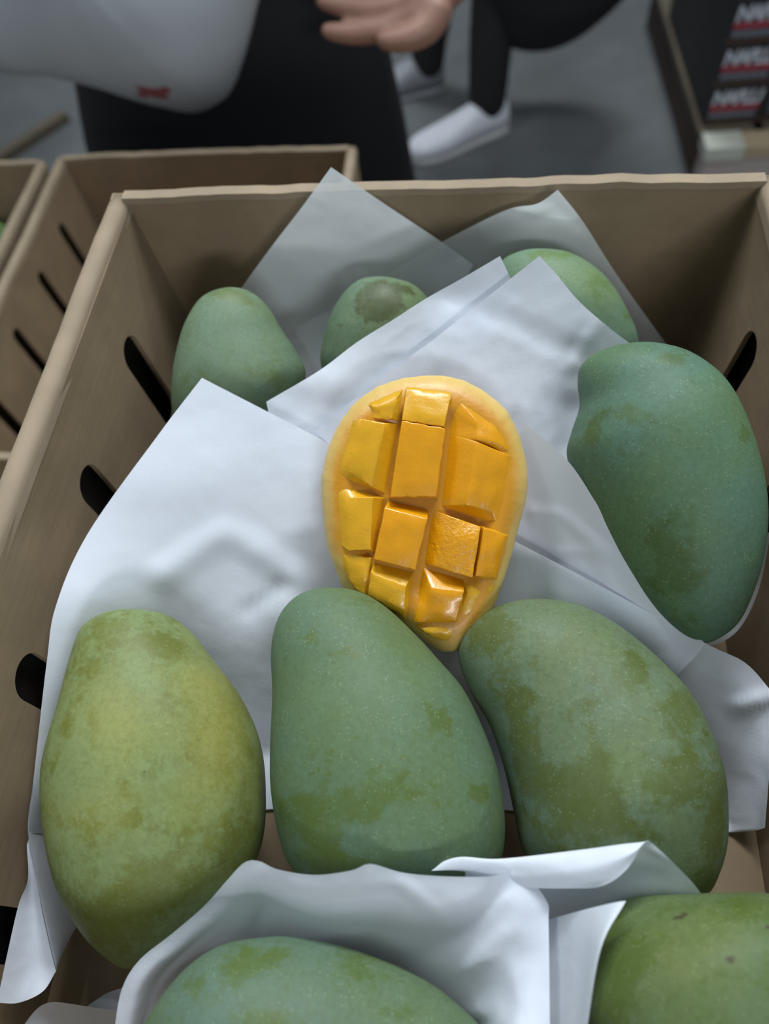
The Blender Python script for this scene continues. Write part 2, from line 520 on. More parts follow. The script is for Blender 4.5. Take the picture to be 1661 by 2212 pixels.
S = mango_skin
m1 = mango('mango', [(310,1320),(370,1335),(420,1375),(470,1440),(515,1500),(550,1570),(568,1640),(573,1720),(570,1790),(555,1850),(520,1915),(460,1980),
    (390,2045),(330,2080),(270,2091),(228,2068),(180,2020),(130,1940),(105,1860),(90,1770),(87,1680),(98,1610),(122,1530),(148,1430),(172,1362),(212,1331),(260,1319)],
    0.360, (290,1320), (290,2090), S('yellow_green_mango_skin', 1, (0.168, 0.225, 0.092), (0.118, 0.136, 0.022), (0.290, 0.275, 0.065), 0.535, 0.85),
    'yellowish green mango lying on white paper by the left tray wall',
    patches=[(345,1395,45,25,1.0),(285,1780,25,25,0.9),(250,1980,120,70,0.7,-20),(520,1480,30,80,0.5,-20),(200,1560,20,60,0.5),(540,1850,30,90,0.5),(140,1580,18,60,0.6,15),(330,1880,80,50,.35)],
    blush=[(470,1590,70,160,0.8,8),(230,1540,90,90,0.45),(430,1470,60,50,0.5),(200,1760,100,60,0.35),(250,1640,60,200,.2)])
m2 = mango('mango', [(700,1271),(770,1278),(830,1310),(890,1365),(950,1430),(1000,1490),(1040,1570),(1070,1650),(1085,1730),(1089,1800),(1078,1860),(1040,1905),
    (960,1930),(850,1936),(740,1926),(660,1895),(620,1855),(596,1770),(585,1690),(585,1600),(589,1500),(586,1420),(592,1365),(612,1318),(650,1284)],
    0.356, (690,1272), (860,1936), S('blue_green_mango_skin', 2, (0.090, 0.152, 0.098), (0.078, 0.115, 0.022), rub=0.580),
    'bluish green mango in the middle of the front row, below the cut mango',
    patches=[(640,1755,45,40,1.0),(690,1830,60,60,0.8),(760,1745,70,40,0.7),(850,1720,70,70,0.45),(1040,1715,22,22,1.0),(950,1550,25,60,0.4,-30),(660,1375,25,25,0.6),(720,1500,8,90,0.5,-15),(770,1870,70,30,.7),(800,1300,40,12,.4,25)])
m3 = mango('mango', [(1165,1296),(1240,1305),(1310,1335),(1380,1385),(1450,1450),(1500,1510),(1540,1590),(1565,1670),(1572,1750),(1570,1820),(1555,1880),
    (1528,1930),(1470,1965),(1380,1985),(1270,1955),(1180,1900),(1130,1835),(1110,1750),(1090,1660),(1060,1570),(1020,1500),(995,1440),(992,1400),(1010,1360),(1050,1325),(1100,1303)],
    0.358, (1080,1310), (1420,1985), S('mottled_green_mango_skin', 3, (0.104, 0.156, 0.104), (0.076, 0.100, 0.020), rub=0.550),
    'mottled green mango at the right end of the front row of three',
    patches=[(1130,1610,25,120,1.0,-12),(1060,1370,40,35,0.8),(1375,1440,20,35,1.0,-25),(1470,1530,45,60,0.9,-30),(1230,1700,110,70,0.55,25),(1290,1640,25,45,0.6),(1540,1800,28,130,1.0,10),(1480,1650,45,70,0.6,-20),(1340,1780,110,30,0.8,22),(1450,1700,60,60,.5),(1520,1905,25,25,.8),(1220,1800,60,60,.4),(1140,1500,20,20,.6)])
m4 = mango('mango', [(1380,741),(1440,745),(1500,765),(1560,810),(1600,870),(1635,960),(1655,1050),(1659,1130),(1648,1210),(1627,1280),(1598,1340),(1558,1375),(1518,1388),
    (1470,1368),(1405,1305),(1330,1195),(1262,1080),(1226,990),(1235,935),(1252,880),(1248,830),(1256,790),(1300,757)],
    0.374, (1340,745), (1540,1388), S('sea_green_mango_skin', 4, (0.076, 0.148, 0.102), (0.060, 0.100, 0.028), rub=0.595),
    'big sea green mango against the right tray wall, behind the front row',
    patches=[(1460,775,40,20,0.9),(1360,890,50,40,0.5),(1280,930,40,60,0.6),(1470,1230,90,80,0.75),(1500,1110,40,50,.5),(1610,940,20,30,.8),(1410,1150,40,50,.4),(1500,1345,40,30,.5)],
    blush=[(1420,1060,50,60,.2)])
m5 = mango('mango', [(1165,537),(1230,545),(1290,580),(1330,625),(1360,680),(1378,730),(1375,800),(1300,845),(1180,830),(1095,765),(1062,685),(1063,610),(1083,565),(1120,544)],
    0.452, (1130,540), (1290,845), S('pale_blue_green_skin', 5, (0.122, 0.200, 0.138), (0.10, 0.165, 0.045), rub=0.60),
    'pale green mango at the back right, tucked behind the pointed white paper',
    patches=[(1190,550,60,15,0.7),(1290,620,40,50,.6),(1350,690,20,40,.5)])
m6 = mango('mango', [(815,597),(860,603),(900,620),(935,665),(948,745),(920,830),(850,880),(765,870),(712,825),(692,780),(699,730),(714,680),(740,635),(775,605)],
    0.455, (815,597), (810,885), S('mid_green_skin', 6, (0.112, 0.178, 0.120), (0.045, 0.052, 0.010), rub=0.62),
    'small showing green mango with a dark brown green stain at the back middle',
    patches=[(815,650,44,40,2.6),(740,720,20,50,0.4),(880,625,40,12,.8,20)])
m7 = mango('mango', [(490,621),(540,630),(580,665),(610,715),(640,760),(660,805),(645,870),(600,930),(530,975),(450,985),(395,945),(372,880),(372,810),(385,740),(405,685),(438,640)],
    0.455, (480,621), (510,990), S('dull_green_skin', 7, (0.125, 0.190, 0.128), (0.110, 0.150, 0.055), rub=0.575),
    'pale green mango standing in the back left corner of the big tray',
    patches=[(500,640,50,14,0.7,15),(420,840,60,30,.5),(600,800,30,60,.4),(560,790,40,60,.3)])
m8 = mango('mango', [(575,2025),(640,2025),(740,2045),(840,2080),(930,2125),(1000,2180),(1042,2225),(1075,2290),(1085,2380),(1030,2470),(900,2525),(700,2545),(500,2510),(380,2440),
    (310,2345),(298,2260),(328,2185),(400,2095),(480,2042)],
    0.297, (300,2270), (1085,2370), S('blue_grey_green_skin', 8, (0.092, 0.150, 0.108), (0.078, 0.120, 0.025), rub=0.575),
    'bluish green mango cut off by the bottom edge of the photo, cradled in white paper',
    patches=[(530,2090,60,35,1.0,10),(600,2060,40,18,.6),(560,2200,70,30,1.0),(420,2140,30,40,.5,-40),(860,2190,50,20,.6)])
m9 = mango('mango', [(1500,1932),(1580,1929),(1661,1932),(1740,1952),(1800,2010),(1832,2100),(1836,2210),(1800,2330),(1710,2430),(1580,2465),(1420,2415),(1315,2320),(1266,2230),
    (1256,2180),(1268,2105),(1284,2030),(1312,1965),(1375,1938)],
    0.287, (1440,1930), (1650,2465), S('grass_green_skin', 9, (0.100, 0.146, 0.068), (0.074, 0.110, 0.018), rub=0.535),
    'grassy green mango with brown scars in the bottom right corner',
    patches=[(1340,2060,50,50,.8),(1330,2150,40,120,.6),(1620,1960,40,30,.8),(1430,1960,60,15,.3)],
    scars=[(1470,1980,26,8,1.0,-30),(1572,2075,10,16,0.9,-25),(1661,2000,6,14,.9)], )
m10 = mango('mango', [(-60,478),(-20,476),(10,485),(28,510),(30,545),(12,590),(-30,620),(-80,615),(-120,570),(-118,520),(-95,490)],
    1.06, (-110,540), (30,540), S('far_mango_skin', 10, (0.09, 0.20, 0.085), (0.09, 0.18, 0.04), rub=0.62),
    'green mango at the left edge inside the far tray', group='mangoes in the other trays', na=40, nc=32)

# ------------------------------------------------------------------ paper sheets
def sheet(name, rows, mat, label, nu=70, nv=50, bumps=(), creases=(), crumple=0.0006, extra=(), group='white paper sheets in the big tray', dz=0.0, rnd=1):
    """Paper surface lofted through rows of (px, py, distance)."""
    verts, faces = [], []
    for rws in (rows,)+tuple(extra):
        lines = [resample(catmull(r, 160), nu) for r in rws]
        G = np.stack(lines)                       # rows x nu x 3
        G = np.stack([catmull(G[:, i, :], nv) for i in range(nu)], 1)   # nv x nu x 3
        base = len(verts)
        for j in range(nv):
            for i in range(nu):
                x, y, d = G[j, i]
                for bx, by, rx, ry, amp in bumps:
                    d -= amp*math.exp(-(((x-bx)/rx)**2+((y-by)/ry)**2))
                for x0, y0, x1, y1, w, amp in creases:
                    vx, vy = x1-x0, y1-y0; Lq = math.hypot(vx, vy)
                    t = ((x-x0)*vx+(y-y0)*vy)/Lq/Lq
                    s_ = ((x-x0)*vy-(y-y0)*vx)/Lq
                    if -0.15 < t < 1.15:
                        fade = min(1.0, max(0, min(t+0.15, 1.15-t)/0.3))
                        g = max(0.0, 1-abs(s_)/w); d -= 0.36*amp*fade*g*g*(3-2*g)
                p = at(x, y, d)
                q = Vector(p.tolist())*38 + Vector((rnd*3.7, 0, 0))
                f = noise.noise(q) + 0.5*abs(noise.noise(q*2.3))
                p = p + ray(x, y)*(crumple*f + dz)
                zr = p[2] - RIM
                if -0.5 < p[1] < 0.004 and zr < -0.004:      # stay inside the tray
                    lean = 0.011*max(0.0, -zr-0.01)/0.13
                    p[2] = max(p[2], RIM - BD + 0.0015 + 0.0004*rnd)
                    p[0] = min(max(p[0], 0.0045+lean), BW-0.0045-lean)
                    p[1] = min(p[1], -0.0045)
                verts.append(p)
        for j in range(nv-1):
            for i in range(nu-1):
                a = base + j*nu+i
                faces.append((a, a+1, a+nu+1, a+nu))
    O = np.mean(np.array(verts), 0)
    o = mesh(name, np.array(verts)-O, faces, mat)
    o.location = O
    tag(o, label, 'paper sheet', group)
    return o

sheet('paper_sheet', [
    [(436,816,.40),(705,955,.402),(900,1060,.405),(1110,1168,.397),(1320,1278,.380),(1525,1390,.367),(1610,1432,.370),(1668,1495,.371)],
    [(342,939,.40),(600,1060,.404),(850,1180,.409),(1100,1260,.404),(1300,1350,.388),(1480,1440,.378),(1590,1500,.373),(1673,1560,.370)],
    [(190,1152,.39),(480,1200,.405),(800,1330,.414),(1050,1380,.413),(1280,1450,.410),(1480,1560,.392),(1600,1600,.378),(1677,1640,.368)],
    [(121,1308,.374),(400,1350,.408),(750,1450,.418),(1050,1480,.42),(1280,1560,.42),(1480,1650,.402),(1600,1690,.382),(1682,1720,.368)],
    [(101,1430,.368),(350,1480,.417),(750,1600,.425),(1050,1620,.425),(1250,1680,.425),(1470,1740,.408),(1590,1770,.385),(1686,1770,.368)],
    [(76,1650,.360),(300,1700,.425),(750,1750,.43),(1050,1750,.43),(1250,1790,.428),(1450,1800,.415),(1575,1796,.388),(1690,1789,.368)],
    [(60,1800,.355),(250,1800,.425),(600,1762,.43),(1000,1765,.43),(1270,1800,.43),(1450,1812,.418),(1575,1799,.390),(1690,1791,.369)]],
    M_PAPER, 'large white paper sheet under the three front mangoes, corner pointing up at the left wall', nu=110, nv=90,
    creases=[(330,1255,490,1145,50,.006),(490,1145,660,1260,50,.006),(520,1330,620,1260,26,-.004),(1580,1530,1680,1500,30,.006)],
    bumps=[(430,1020,160,120,.003),(620,1330,60,80,.006)], crumple=0.0007,
    extra=([[(140,1700,.395),(70,1700,.3575)],[(140,1790,.392),(60,1790,.3548)],[(150,1890,.385),(76,1880,.3545)],[(168,1950,.38),(91,1962,.3535)],[(174,1985,.378),(109,2045,.351)],[(160,2010,.376),(119,2085,.350)],[(150,2016,.375),(121,2098,.3505)]],
           [(62,1790,.3560),(60,1795,.3560),(57,1800,.3560)] and [[(64,1800,.3565),(62,1812,.3565),(58,1825,.356)],[(77,1880,.356),(68,1888,.356),(60,1900,.354)],[(90,1962,.355),(70,1960,.356),(40,1955,.350)],[(108,2045,.3525),(75,2050,.352),(18,2050,.342)],[(118,2085,.3515),(80,2105,.349),(2,2125,.337)],[(121,2098,.351),(92,2142,.346),(40,2166,.340),(-8,2166,.334)]]))
sheet('paper_sheet', [
    [(1080,553,.395),(1000,600,.40),(920,645,.402),(850,690,.405),(770,740,.409),(690,800,.410),(575,868,.412)],
    [(1105,608,.399),(1010,690,.405),(930,740,.408),(860,790,.41),(790,850,.412),(700,930,.412),(600,970,.414)],
    [(1118,660,.402),(1030,760,.408),(960,820,.411),(890,890,.413),(820,940,.414),(740,1010,.415),(650,1060,.416)]],
    M_PAPER, 'white paper sheet with a blunt corner, its long edge over two back mangoes', bumps=[(980,640,60,40,-.003),(700,830,80,40,.002)], rnd=2, crumple=.0009)
sheet('paper_sheet', [
    [(1165,553,.388),(1030,659,.398),(926,741,.402),(813,823,.406),(680,933,.409)],
    [(1200,590,.390),(1090,700,.400),(1000,800,.405),(880,900,.409),(760,1000,.411)],
    [(1250,650,.392),(1170,760,.402),(1080,860,.407),(960,970,.412),(850,1060,.413)],
    [(1310,703,.394),(1240,820,.405),(1160,930,.41),(1050,1030,.413),(950,1120,.414)],
    [(1366,746,.397),(1310,880,.408),(1240,980,.41),(1130,1090,.414),(1030,1180,.415)]],
    M_PAPER, 'white paper sheet with a sharp corner pointing up behind the cut mango', creases=[(1040,665,1270,770,40,-.004),(1230,800,1290,700,30,.003),(1225,980,1235,860,40,-.005)], rnd=3, crumple=.0009)
sheet('paper_sheet', [
    [(1135,912,.388),(1230,1000,.373),(1300,1105,.368),(1380,1215,.366),(1450,1305,.365),(1523,1391,.3655)],
    [(1112,960,.395),(1180,1060,.390),(1240,1150,.386),(1320,1260,.382),(1400,1340,.377),(1500,1420,.372)],
    [(1085,1010,.401),(1130,1110,.401),(1180,1200,.400),(1270,1310,.392),(1370,1390,.386),(1470,1450,.379)],
    [(1040,1060,.407),(1060,1150,.41),(1120,1230,.41),(1230,1350,.402),(1340,1430,.396),(1450,1480,.389)]],
    M_PAPER, 'narrow white paper sheet between the cut mango and the big right mango', creases=[(1140,1105,1215,1112,28,.004),(1215,1112,1310,1200,26,.004),(1190,1190,1280,1190,20,.0035),(1280,1190,1330,1290,26,.002)], rnd=4)
sheet('paper_sheet', [
    [(715,361,.428),(650,450,.448),(590,528,.468),(525,617,.490),(475,690,.505)],
    [(830,440,.444),(760,540,.464),(690,630,.485),(620,720,.50),(560,800,.51)],
    [(950,520,.462),(870,630,.482),(790,720,.500),(710,800,.508),(640,880,.515)],
    [(1022,572,.470),(960,680,.49),(880,780,.505),(800,870,.512),(720,940,.518)]],
    M_PAPER_THIN, 'thin see through paper sheet leaning on the back wall, pointed corner above the rim', rnd=5, crumple=.0012)
sheet('paper_sheet', [
    [(1205,410,.430),(1160,440,.438),(1090,455,.447),(950,525,.467),(840,590,.489),(740,650,.503),(635,712,.514)],
    [(1260,480,.446),(1190,540,.462),(1120,580,.473),(1000,650,.49),(900,720,.508),(810,780,.515),(720,850,.52)],
    [(1330,590,.472),(1270,650,.489),(1190,700,.500),(1080,770,.508),(980,830,.515),(890,890,.52),(800,950,.525)],
    [(1440,745,.510),(1390,790,.517),(1300,840,.52),(1190,900,.52),(1080,940,.525),(980,970,.525),(900,1000,.525)]],
    M_PAPER_THIN, 'thin see through paper sheet in the back right of the tray with a bent corner', creases=[(1185,440,1260,500,26,.004),(1260,500,1420,745,18,.002),(1130,460,1200,450,20,-.003)], rnd=6, crumple=.0012)
sheet('paper_sheet', [
    [(245,2240,.318),(262,2140,.318),(300,2075,.318),(370,2018,.318),(440,1958,.316),(490,1902,.312),(528,1863,.308),(560,1860,.307),(600,1878,.304),(680,1890,.298),(760,1880,.295),(800,1866,.295),(870,1885,.296),(960,1893,.296),(1060,1893,.298),(1120,1880,.303),(1180,1945,.302),(1185,2000,.300),(1188,2240,.285)],
    [(275,2240,.318),(300,2140,.318),(340,2090,.319),(405,2040,.320),(475,1985,.319),(525,1925,.314),(558,1900,.310),(600,1905,.307),(650,1925,.303),(725,1935,.300),(800,1925,.299),(850,1930,.299),(920,1950,.299),(990,1965,.299),(1040,1965,.302),(1080,1960,.301),(1120,2030,.299),(1130,2100,.296),(1140,2240,.284)],
    [(292,2240,.322),(325,2150,.324),(370,2095,.326),(435,2045,.328),(500,2010,.327),(548,1965,.322),(580,1950,.317),(620,1965,.314),(675,1985,.312),(742,1997,.311),(810,2000,.311),(860,2015,.311),(925,2040,.312),(985,2065,.308),(1025,2080,.305),(1055,2080,.302),(1085,2120,.300),(1095,2170,.297),(1100,2240,.288)],
    [(310,2240,.330),(345,2170,.334),(395,2105,.336),(465,2060,.336),(525,2040,.334),(575,2035,.330),(605,2035,.330),(645,2040,.330),(705,2050,.330),(765,2065,.330),(825,2085,.329),(875,2105,.326),(935,2135,.322),(985,2170,.318),(1015,2195,.314),(1035,2210,.312),(1045,2225,.310),(1055,2230,.308),(1060,2240,.305)],
    [(400,2260,.350),(420,2220,.350),(460,2180,.350),(510,2150,.350),(560,2130,.35),(600,2130,.35),(630,2130,.35),(660,2140,.35),(710,2150,.35),(765,2160,.35),(820,2170,.35),(860,2180,.35),(900,2190,.35),(940,2200,.35),(960,2210,.35),(970,2220,.35),(980,2235,.35),(985,2240,.35),(990,2250,.35)]],
    M_PAPER, 'white paper sheet with rolled folds wrapped around the bottom mango', nu=130, nv=60, rnd=7, crumple=.0008,
    creases=[(1000,2110,1110,2000,34,.003),(850,1890,960,1990,30,.0025),(620,1965,860,1945,24,.002)])
sheet('paper_sheet', [
    [(1060,1906,.306),(1140,1917,.302),(1230,1919,.294),(1300,1914,.290),(1352,1880,.288),(1391,1819,.290)],
    [(1000,1882,.306),(1120,1887,.301),(1220,1880,.293),(1290,1866,.289),(1362,1842,.287),(1397,1817,.291)],
    [(915,1884,.309),(985,1852,.308),(1080,1855,.305),(1250,1836,.298),(1350,1823,.293),(1408,1821,.296)],
    [(950,1905,.316),(1020,1892,.316),(1120,1896,.314),(1260,1880,.309),(1370,1862,.303),(1462,1871,.298)],
    [(960,1960,.322),(1060,1950,.322),(1150,1960,.320),(1270,1950,.314),(1400,1932,.306),(1511,1926,.301)],
    [(980,2050,.334),(1090,2050,.332),(1190,2050,.329),(1290,2020,.322),(1410,1985,.316),(1530,1975,.309)]],
    M_PAPER, 'white paper sheet with its edge curled over in front of the mottled mango', nu=80, nv=60, rnd=8, crumple=.0006)
sheet('paper_sheet', [
    [(1150,1995,.318),(1150,2100,.312),(1150,2240,.30)],
    [(1186,1986,.309),(1188,2100,.304),(1188,2240,.296)],
    [(1262,1965,.294),(1252,2095,.288),(1235,2240,.282)],
    [(1325,1950,.283),(1288,2050,.277),(1258,2240,.272)],
    [(1352,1946,.281),(1298,2050,.2745),(1265,2240,.269)]],
    M_PAPER, 'strip of white paper rolled along the left side of the scarred bottom right mango', nu=50, nv=50, rnd=9, crumple=.0005)
sheet('paper_sheet', [
    [(40,2230,.345),(78,2181,.347),(110,2165,.348),(150,2168,.350),(200,2176,.354),(262,2184,.358)],
    [(90,2250,.352),(110,2220,.355),(130,2210,.356),(160,2212,.357),(205,2218,.36),(262,2225,.363)],
    [(110,2280,.36),(125,2265,.362),(145,2262,.362),(170,2265,.362),(210,2270,.366),(262,2275,.37)]],
    M_PAPER, 'small curled white paper edge in the bottom left corner', nu=40, nv=30, rnd=10, crumple=.0004)
sheet('paper_sheet', [
    [(185,2178,.372),(228,2147,.370),(275,2132,.365),(330,2125,.365)],
    [(200,2230,.376),(240,2210,.376),(285,2200,.372),(340,2190,.37)]],
    M_PAPER, 'little violet white scrap of paper showing between the bottom papers', nu=24, nv=16, rnd=11)
sheet('paper_sheet', [
    [(1665,1150,.379),(1640,1270,.387),(1603,1350,.394),(1561,1386,.395),(1513,1398,.392)],
    [(1640,1150,.40),(1610,1260,.405),(1575,1320,.41),(1540,1350,.41),(1500,1370,.41)],
    [(1560,1130,.425),(1520,1200,.43),(1500,1250,.43),(1480,1270,.43),(1450,1280,.43)]],
    M_PAPER_THIN, 'thin paper sheet edge peeking out beneath the big right mango', nu=40, nv=24, rnd=12)

# ------------------------------------------------------------------ cut mango half
def half_mango():
    outl = [(930,811),(985,817),(1040,842),(1088,880),(1115,925),(1135,990),(1140,1040),(1134,1090),(1120,1140),(1105,1200),(1086,1260),(1064,1320),(1040,1365),(1000,1400),(962,1408),
            (930,1396),(890,1365),(840,1335),(790,1312),(748,1278),(724,1230),(705,1170),(696,1100),(694,1040),(705,980),(730,920),(770,868),(820,834),(870,818)]
    depth = 0.384
    out = catmull(outl, 220, True)
    c = np.array([918.0, 1090.0])
    O = at(c[0], c[1], depth)
    root = empty('mango_half', O)
    tag(root, 'peeled yellow mango half scored into cubes, standing on white paper', 'mango half')
    vd = ray(*c); vd /= np.linalg.norm(vd)
    def P(px, py, lift=0.0):
        r = ray(px, py); t = (vd @ (O - CAM))/(vd @ r)
        return CAM + r*t - vd*lift - O
    nr = 30
    def front(u):
        if u > 0.76: return 0.0105*max(0.0, 1-((u-0.76)/0.24)**2)**0.6
        t = max(0.0, (u-0.62)/0.14); return 0.0078 + 0.0027*t*t*(3-2*t)
    vs, fs, edge = [], [], []
    m = len(out)
    for side in (0, 1):
        for k in range(nr):
            u = 1 - (k/(nr-1))**1.5 if side == 0 else 1 - (k/(nr-1))**1.5
            if side == 1 and k == 0: continue
            for i, q in enumerate(out):
                rag = 1 + (0.006*noise.noise(Vector((i*0.35, 0, 2))) + 0.004*noise.noise(Vector((i*0.9, 3, 2))))*u
                p = c + (q-c)*u*rag
                if side == 0:
                    lift = front(u)
                else:
                    lift = -0.016*math.sqrt(max(0, 1-u*u))
                vs.append(P(p[0], p[1], lift)); edge.append(u if side == 0 else 1.0)
    rows = 2*nr-1
    order = list(range(nr-1, -1, -1)) + list(range(nr, rows))
    for a, b in zip(order[:-1], order[1:]):
        for i in range(m):
            j = (i+1) % m
            fs.append((a*m+i, a*m+j, b*m+j, b*m+i))
    body = mesh('flesh_body', vs, fs, M_FLESH, root)
    bm = bmesh.new(); bm.from_mesh(body.data); bmesh.ops.remove_doubles(bm, verts=bm.verts, dist=1e-5)
    bmesh.ops.recalc_face_normals(bm, faces=bm.faces); bm.to_mesh(body.data); bm.free()
    e = []
    for v in body.data.vertices:
        p = np.array(v.co) + O
        x, y = pix(p); q = np.array([x, y]) - c
        d = out - c
        ang = np.arctan2(d[:, 1], d[:, 0]); a = math.atan2(q[1], q[0])
        i = np.argmin(np.abs(np.angle(np.exp(1j*(ang-a)))))
        e.append(np.linalg.norm(q)/np.linalg.norm(d[i]))
    at_ = body.data.attributes.new('edge', 'FLOAT', 'POINT')
    at_.data.foreach_set('value', np.clip((np.array(e)-0.70)/0.30, 0, 1).astype(np.float32))
    body.data.polygons.foreach_set('use_smooth', [True]*len(body.data.polygons))
    def z(cx, cy): return (650 + cx/3.02, 780 + cy/3.02)
    cubes = [   # top corners, base corners (zoomed frame), heights of the four top corners, flesh
        ([(690,200),(978,238),(928,448),(664,408)], [(686,165),(985,205),(945,460),(655,412)], (.0105,.0110,.0155,.0150), M_CUBE_Y),
        ([(664,412),(938,460),(880,886),(592,890)], [(655,408),(945,455),(898,905),(572,900)], (.0172,.0178,.0168,.0162), M_CUBE),
        ([(556,955),(826,1024),(748,1346),(490,1278)], [(572,905),(835,960),(752,1352),(480,1285)], (.0165,.0170,.0178,.0168), M_CUBE),
        ([(470,1365),(690,1450),(672,1690),(444,1540)], [(480,1290),(748,1352),(700,1700),(438,1545)], (.0138,.0150,.0125,.0110), M_CUBE_Y),
        ([(1125,400),(1290,470),(1330,590),(1140,530)], [(975,220),(1320,400),(1390,640),(930,520)], (.0135,.0095,.0105,.0150), M_CUBE),
        ([(1130,538),(1335,622),(1262,988),(1066,940)], [(940,470),(1405,630),(1330,1100),(890,950)], (.0155,.0108,.0112,.0165), M_CUBE),
        ([(1005,1022),(1160,1076),(1106,1395),(935,1345)], [(838,958),(1172,1072),(1118,1400),(785,1312)], (.0142,.0150,.0192,.0182), M_CUBE_WET),
        ([(1180,1080),(1330,1130),(1262,1400),(1125,1388)], [(1150,1060),(1395,1130),(1300,1440),(1108,1397)], (.0140,.0095,.0095,.0140), M_CUBE),
        ([(850,1458),(1056,1480),(1005,1672),(768,1682)], [(788,1318),(1062,1405),(1020,1695),(712,1695)], (.0150,.0152,.0125,.0115), M_CUBE),
        ([(1080,1490),(1260,1440),(1190,1630),(1022,1680)], [(1042,1408),(1325,1420),(1215,1660),(1010,1700)], (.0115,.0080,.0070,.0100), M_CUBE_Y),
        ([(760,1730),(1000,1725),(960,1850),(850,1810)], [(715,1700),(1195,1675),(1060,1860),(840,1850)], (.0105,.0100,.0065,.0065), M_CUBE_Y),
        ([(395,392),(560,425),(468,822),(296,705)], [(335,395),(655,415),(574,880),(205,760)], (.0130,.0140,.0140,.0115), M_CUBE_Y),
        ([(292,892),(480,890),(468,1218),(326,1226)], [(205,785),(572,890),(490,1260),(185,1160)], (.0120,.0140,.0145,.0125), M_CUBE_Y),
        ([(310,1275),(470,1270),(415,1530),(310,1480)], [(200,1180),(485,1270),(438,1540),(270,1500)], (.0105,.0120,.0105,.0075), M_CUBE_Y),
        ([(470,310),(640,250),(600,395),(525,395)], [(420,260),(685,165),(655,408),(385,370)], (.0105,.0120,.0130,.0120), M_CUBE_Y),
    ]
    for k, (quad, bquad, hs, mat) in enumerate(cubes):
        n = 9
        q = [np.array(z(*a)) for a in quad]
        bq = [np.array(z(*a)) for a in bquad]
        vs, fs = [], []
        for j in range(n):
            for i in range(n):
                u, v = i/(n-1), j/(n-1)
                p = (q[0]*(1-u)+q[1]*u)*(1-v) + (q[3]*(1-u)+q[2]*u)*v
                h = (hs[0]*(1-u)+hs[1]*u)*(1-v) + (hs[3]*(1-u)+hs[2]*u)*v
                rnd_ = 0.0008*noise.noise(Vector((p[0]*.035, p[1]*.035, k)))
                dome = 0.0009*(1-(2*u-1)**4)*(1-(2*v-1)**4)
                jit = (2.4*noise.noise(Vector((p[1]*.11, k, 1))), 2.4*noise.noise(Vector((p[0]*.09, k, 5))))
                pj = np.array([p[0]+jit[0], p[1]+jit[1]]); qq = pj - c; dd_ = out - c
                ii = np.argmin(np.abs(np.angle(np.exp(1j*(np.arctan2(dd_[:, 1], dd_[:, 0]) - math.atan2(qq[1], qq[0]))))))
                uu = np.linalg.norm(qq)/np.linalg.norm(dd_[ii])
                if uu > 0.90: pj = c + qq*0.90/uu; uu = 0.90
                h = min(h, front(uu) + (0.0085 if uu < 0.72 else 0.0085 - 0.0070*(uu-0.72)/0.18))
                vs.append(P(pj[0], pj[1], h + rnd_ + dome))
        cc = sum(q)/4
        for j in range(n-1):
            for i in range(n-1):
                a = j*n+i; fs.append((a, a+1, a+n+1, a+n))
        ring = [i for i in range(n)] + [j*n+n-1 for j in range(1, n)] + [(n-1)*n+i for i in range(n-2, -1, -1)] + [j*n for j in range(n-2, 0, -1)]
        b0 = len(vs)
        def u_of(pp):
            q_ = pp - c; d_ = out - c
            an = np.arctan2(d_[:, 1], d_[:, 0]); a_ = math.atan2(q_[1], q_[0])
            i_ = np.argmin(np.abs(np.angle(np.exp(1j*(an-a_)))))
            return np.linalg.norm(q_)/np.linalg.norm(d_[i_])
        for r_ in ring:
            i, j = r_ % n, r_//n
            u, v = i/(n-1), j/(n-1)
            w_ = (bq[0]*(1-u)+bq[1]*u)*(1-v) + (bq[3]*(1-u)+bq[2]*u)*v
            w_ = w_ + (np.mean(bq, 0) - w_)*0.02
            uu = u_of(w_)
            if uu > 0.94: w_ = c + (w_-c)*0.94/uu; uu = 0.94
            vs.append(P(w_[0], w_[1], front(uu) - 0.0012))
        L = len(ring)
        for i in range(L):
            fs.append((ring[i], b0+i, b0+(i+1) % L, ring[(i+1) % L]))
        fs.append(tuple(range(b0, b0+L)))
        o = mesh('flesh_cube', vs, fs, mat, root, smooth=True)
        bm = bmesh.new(); bm.from_mesh(o.data); bmesh.ops.recalc_face_normals(bm, faces=bm.faces); bm.to_mesh(o.data); bm.free()
        o.data.set_sharp_from_angle(angle=math.radians(50))
        bevel(o, 0.0004, 2)
    return root
half_mango()

# ------------------------------------------------------------------ table and trays carrying the fruit
M_WOOD = plain('table_wood', (0.30, 0.22, 0.14), 0.7, 0.25, 14)
t = empty('display_table', (-0.2, 0.0, 0))
tag(t, 'low wooden display table under the cardboard trays', 'table')
ttop = RIM-0.292-BD-0.007
box('table_top', -0.62, 0.66, -0.52, 0.49, ttop-0.03, ttop, M_WOOD, t, 0.003)
for sx in (-0.56, 0.60):
    for sy in (-0.46, 0.43):
        box('leg', sx-0.03, sx+0.03, sy-0.03, sy+0.03, 0, ttop-0.03, M_WOOD, t, 0.003)
for i in range(2):
    z0 = ttop + i*0.1445
    b = box('closed_carton', -0.013, 0.383, -0.486, -0.0005+0.006, z0+0.0005, z0+0.144, M_CARD, None, 0.004)
    tag(b, ['closed brown carton on the table top under the big mango tray', 'closed brown carton directly beneath the big mango tray'][i], 'carton', 'cartons under the big tray')

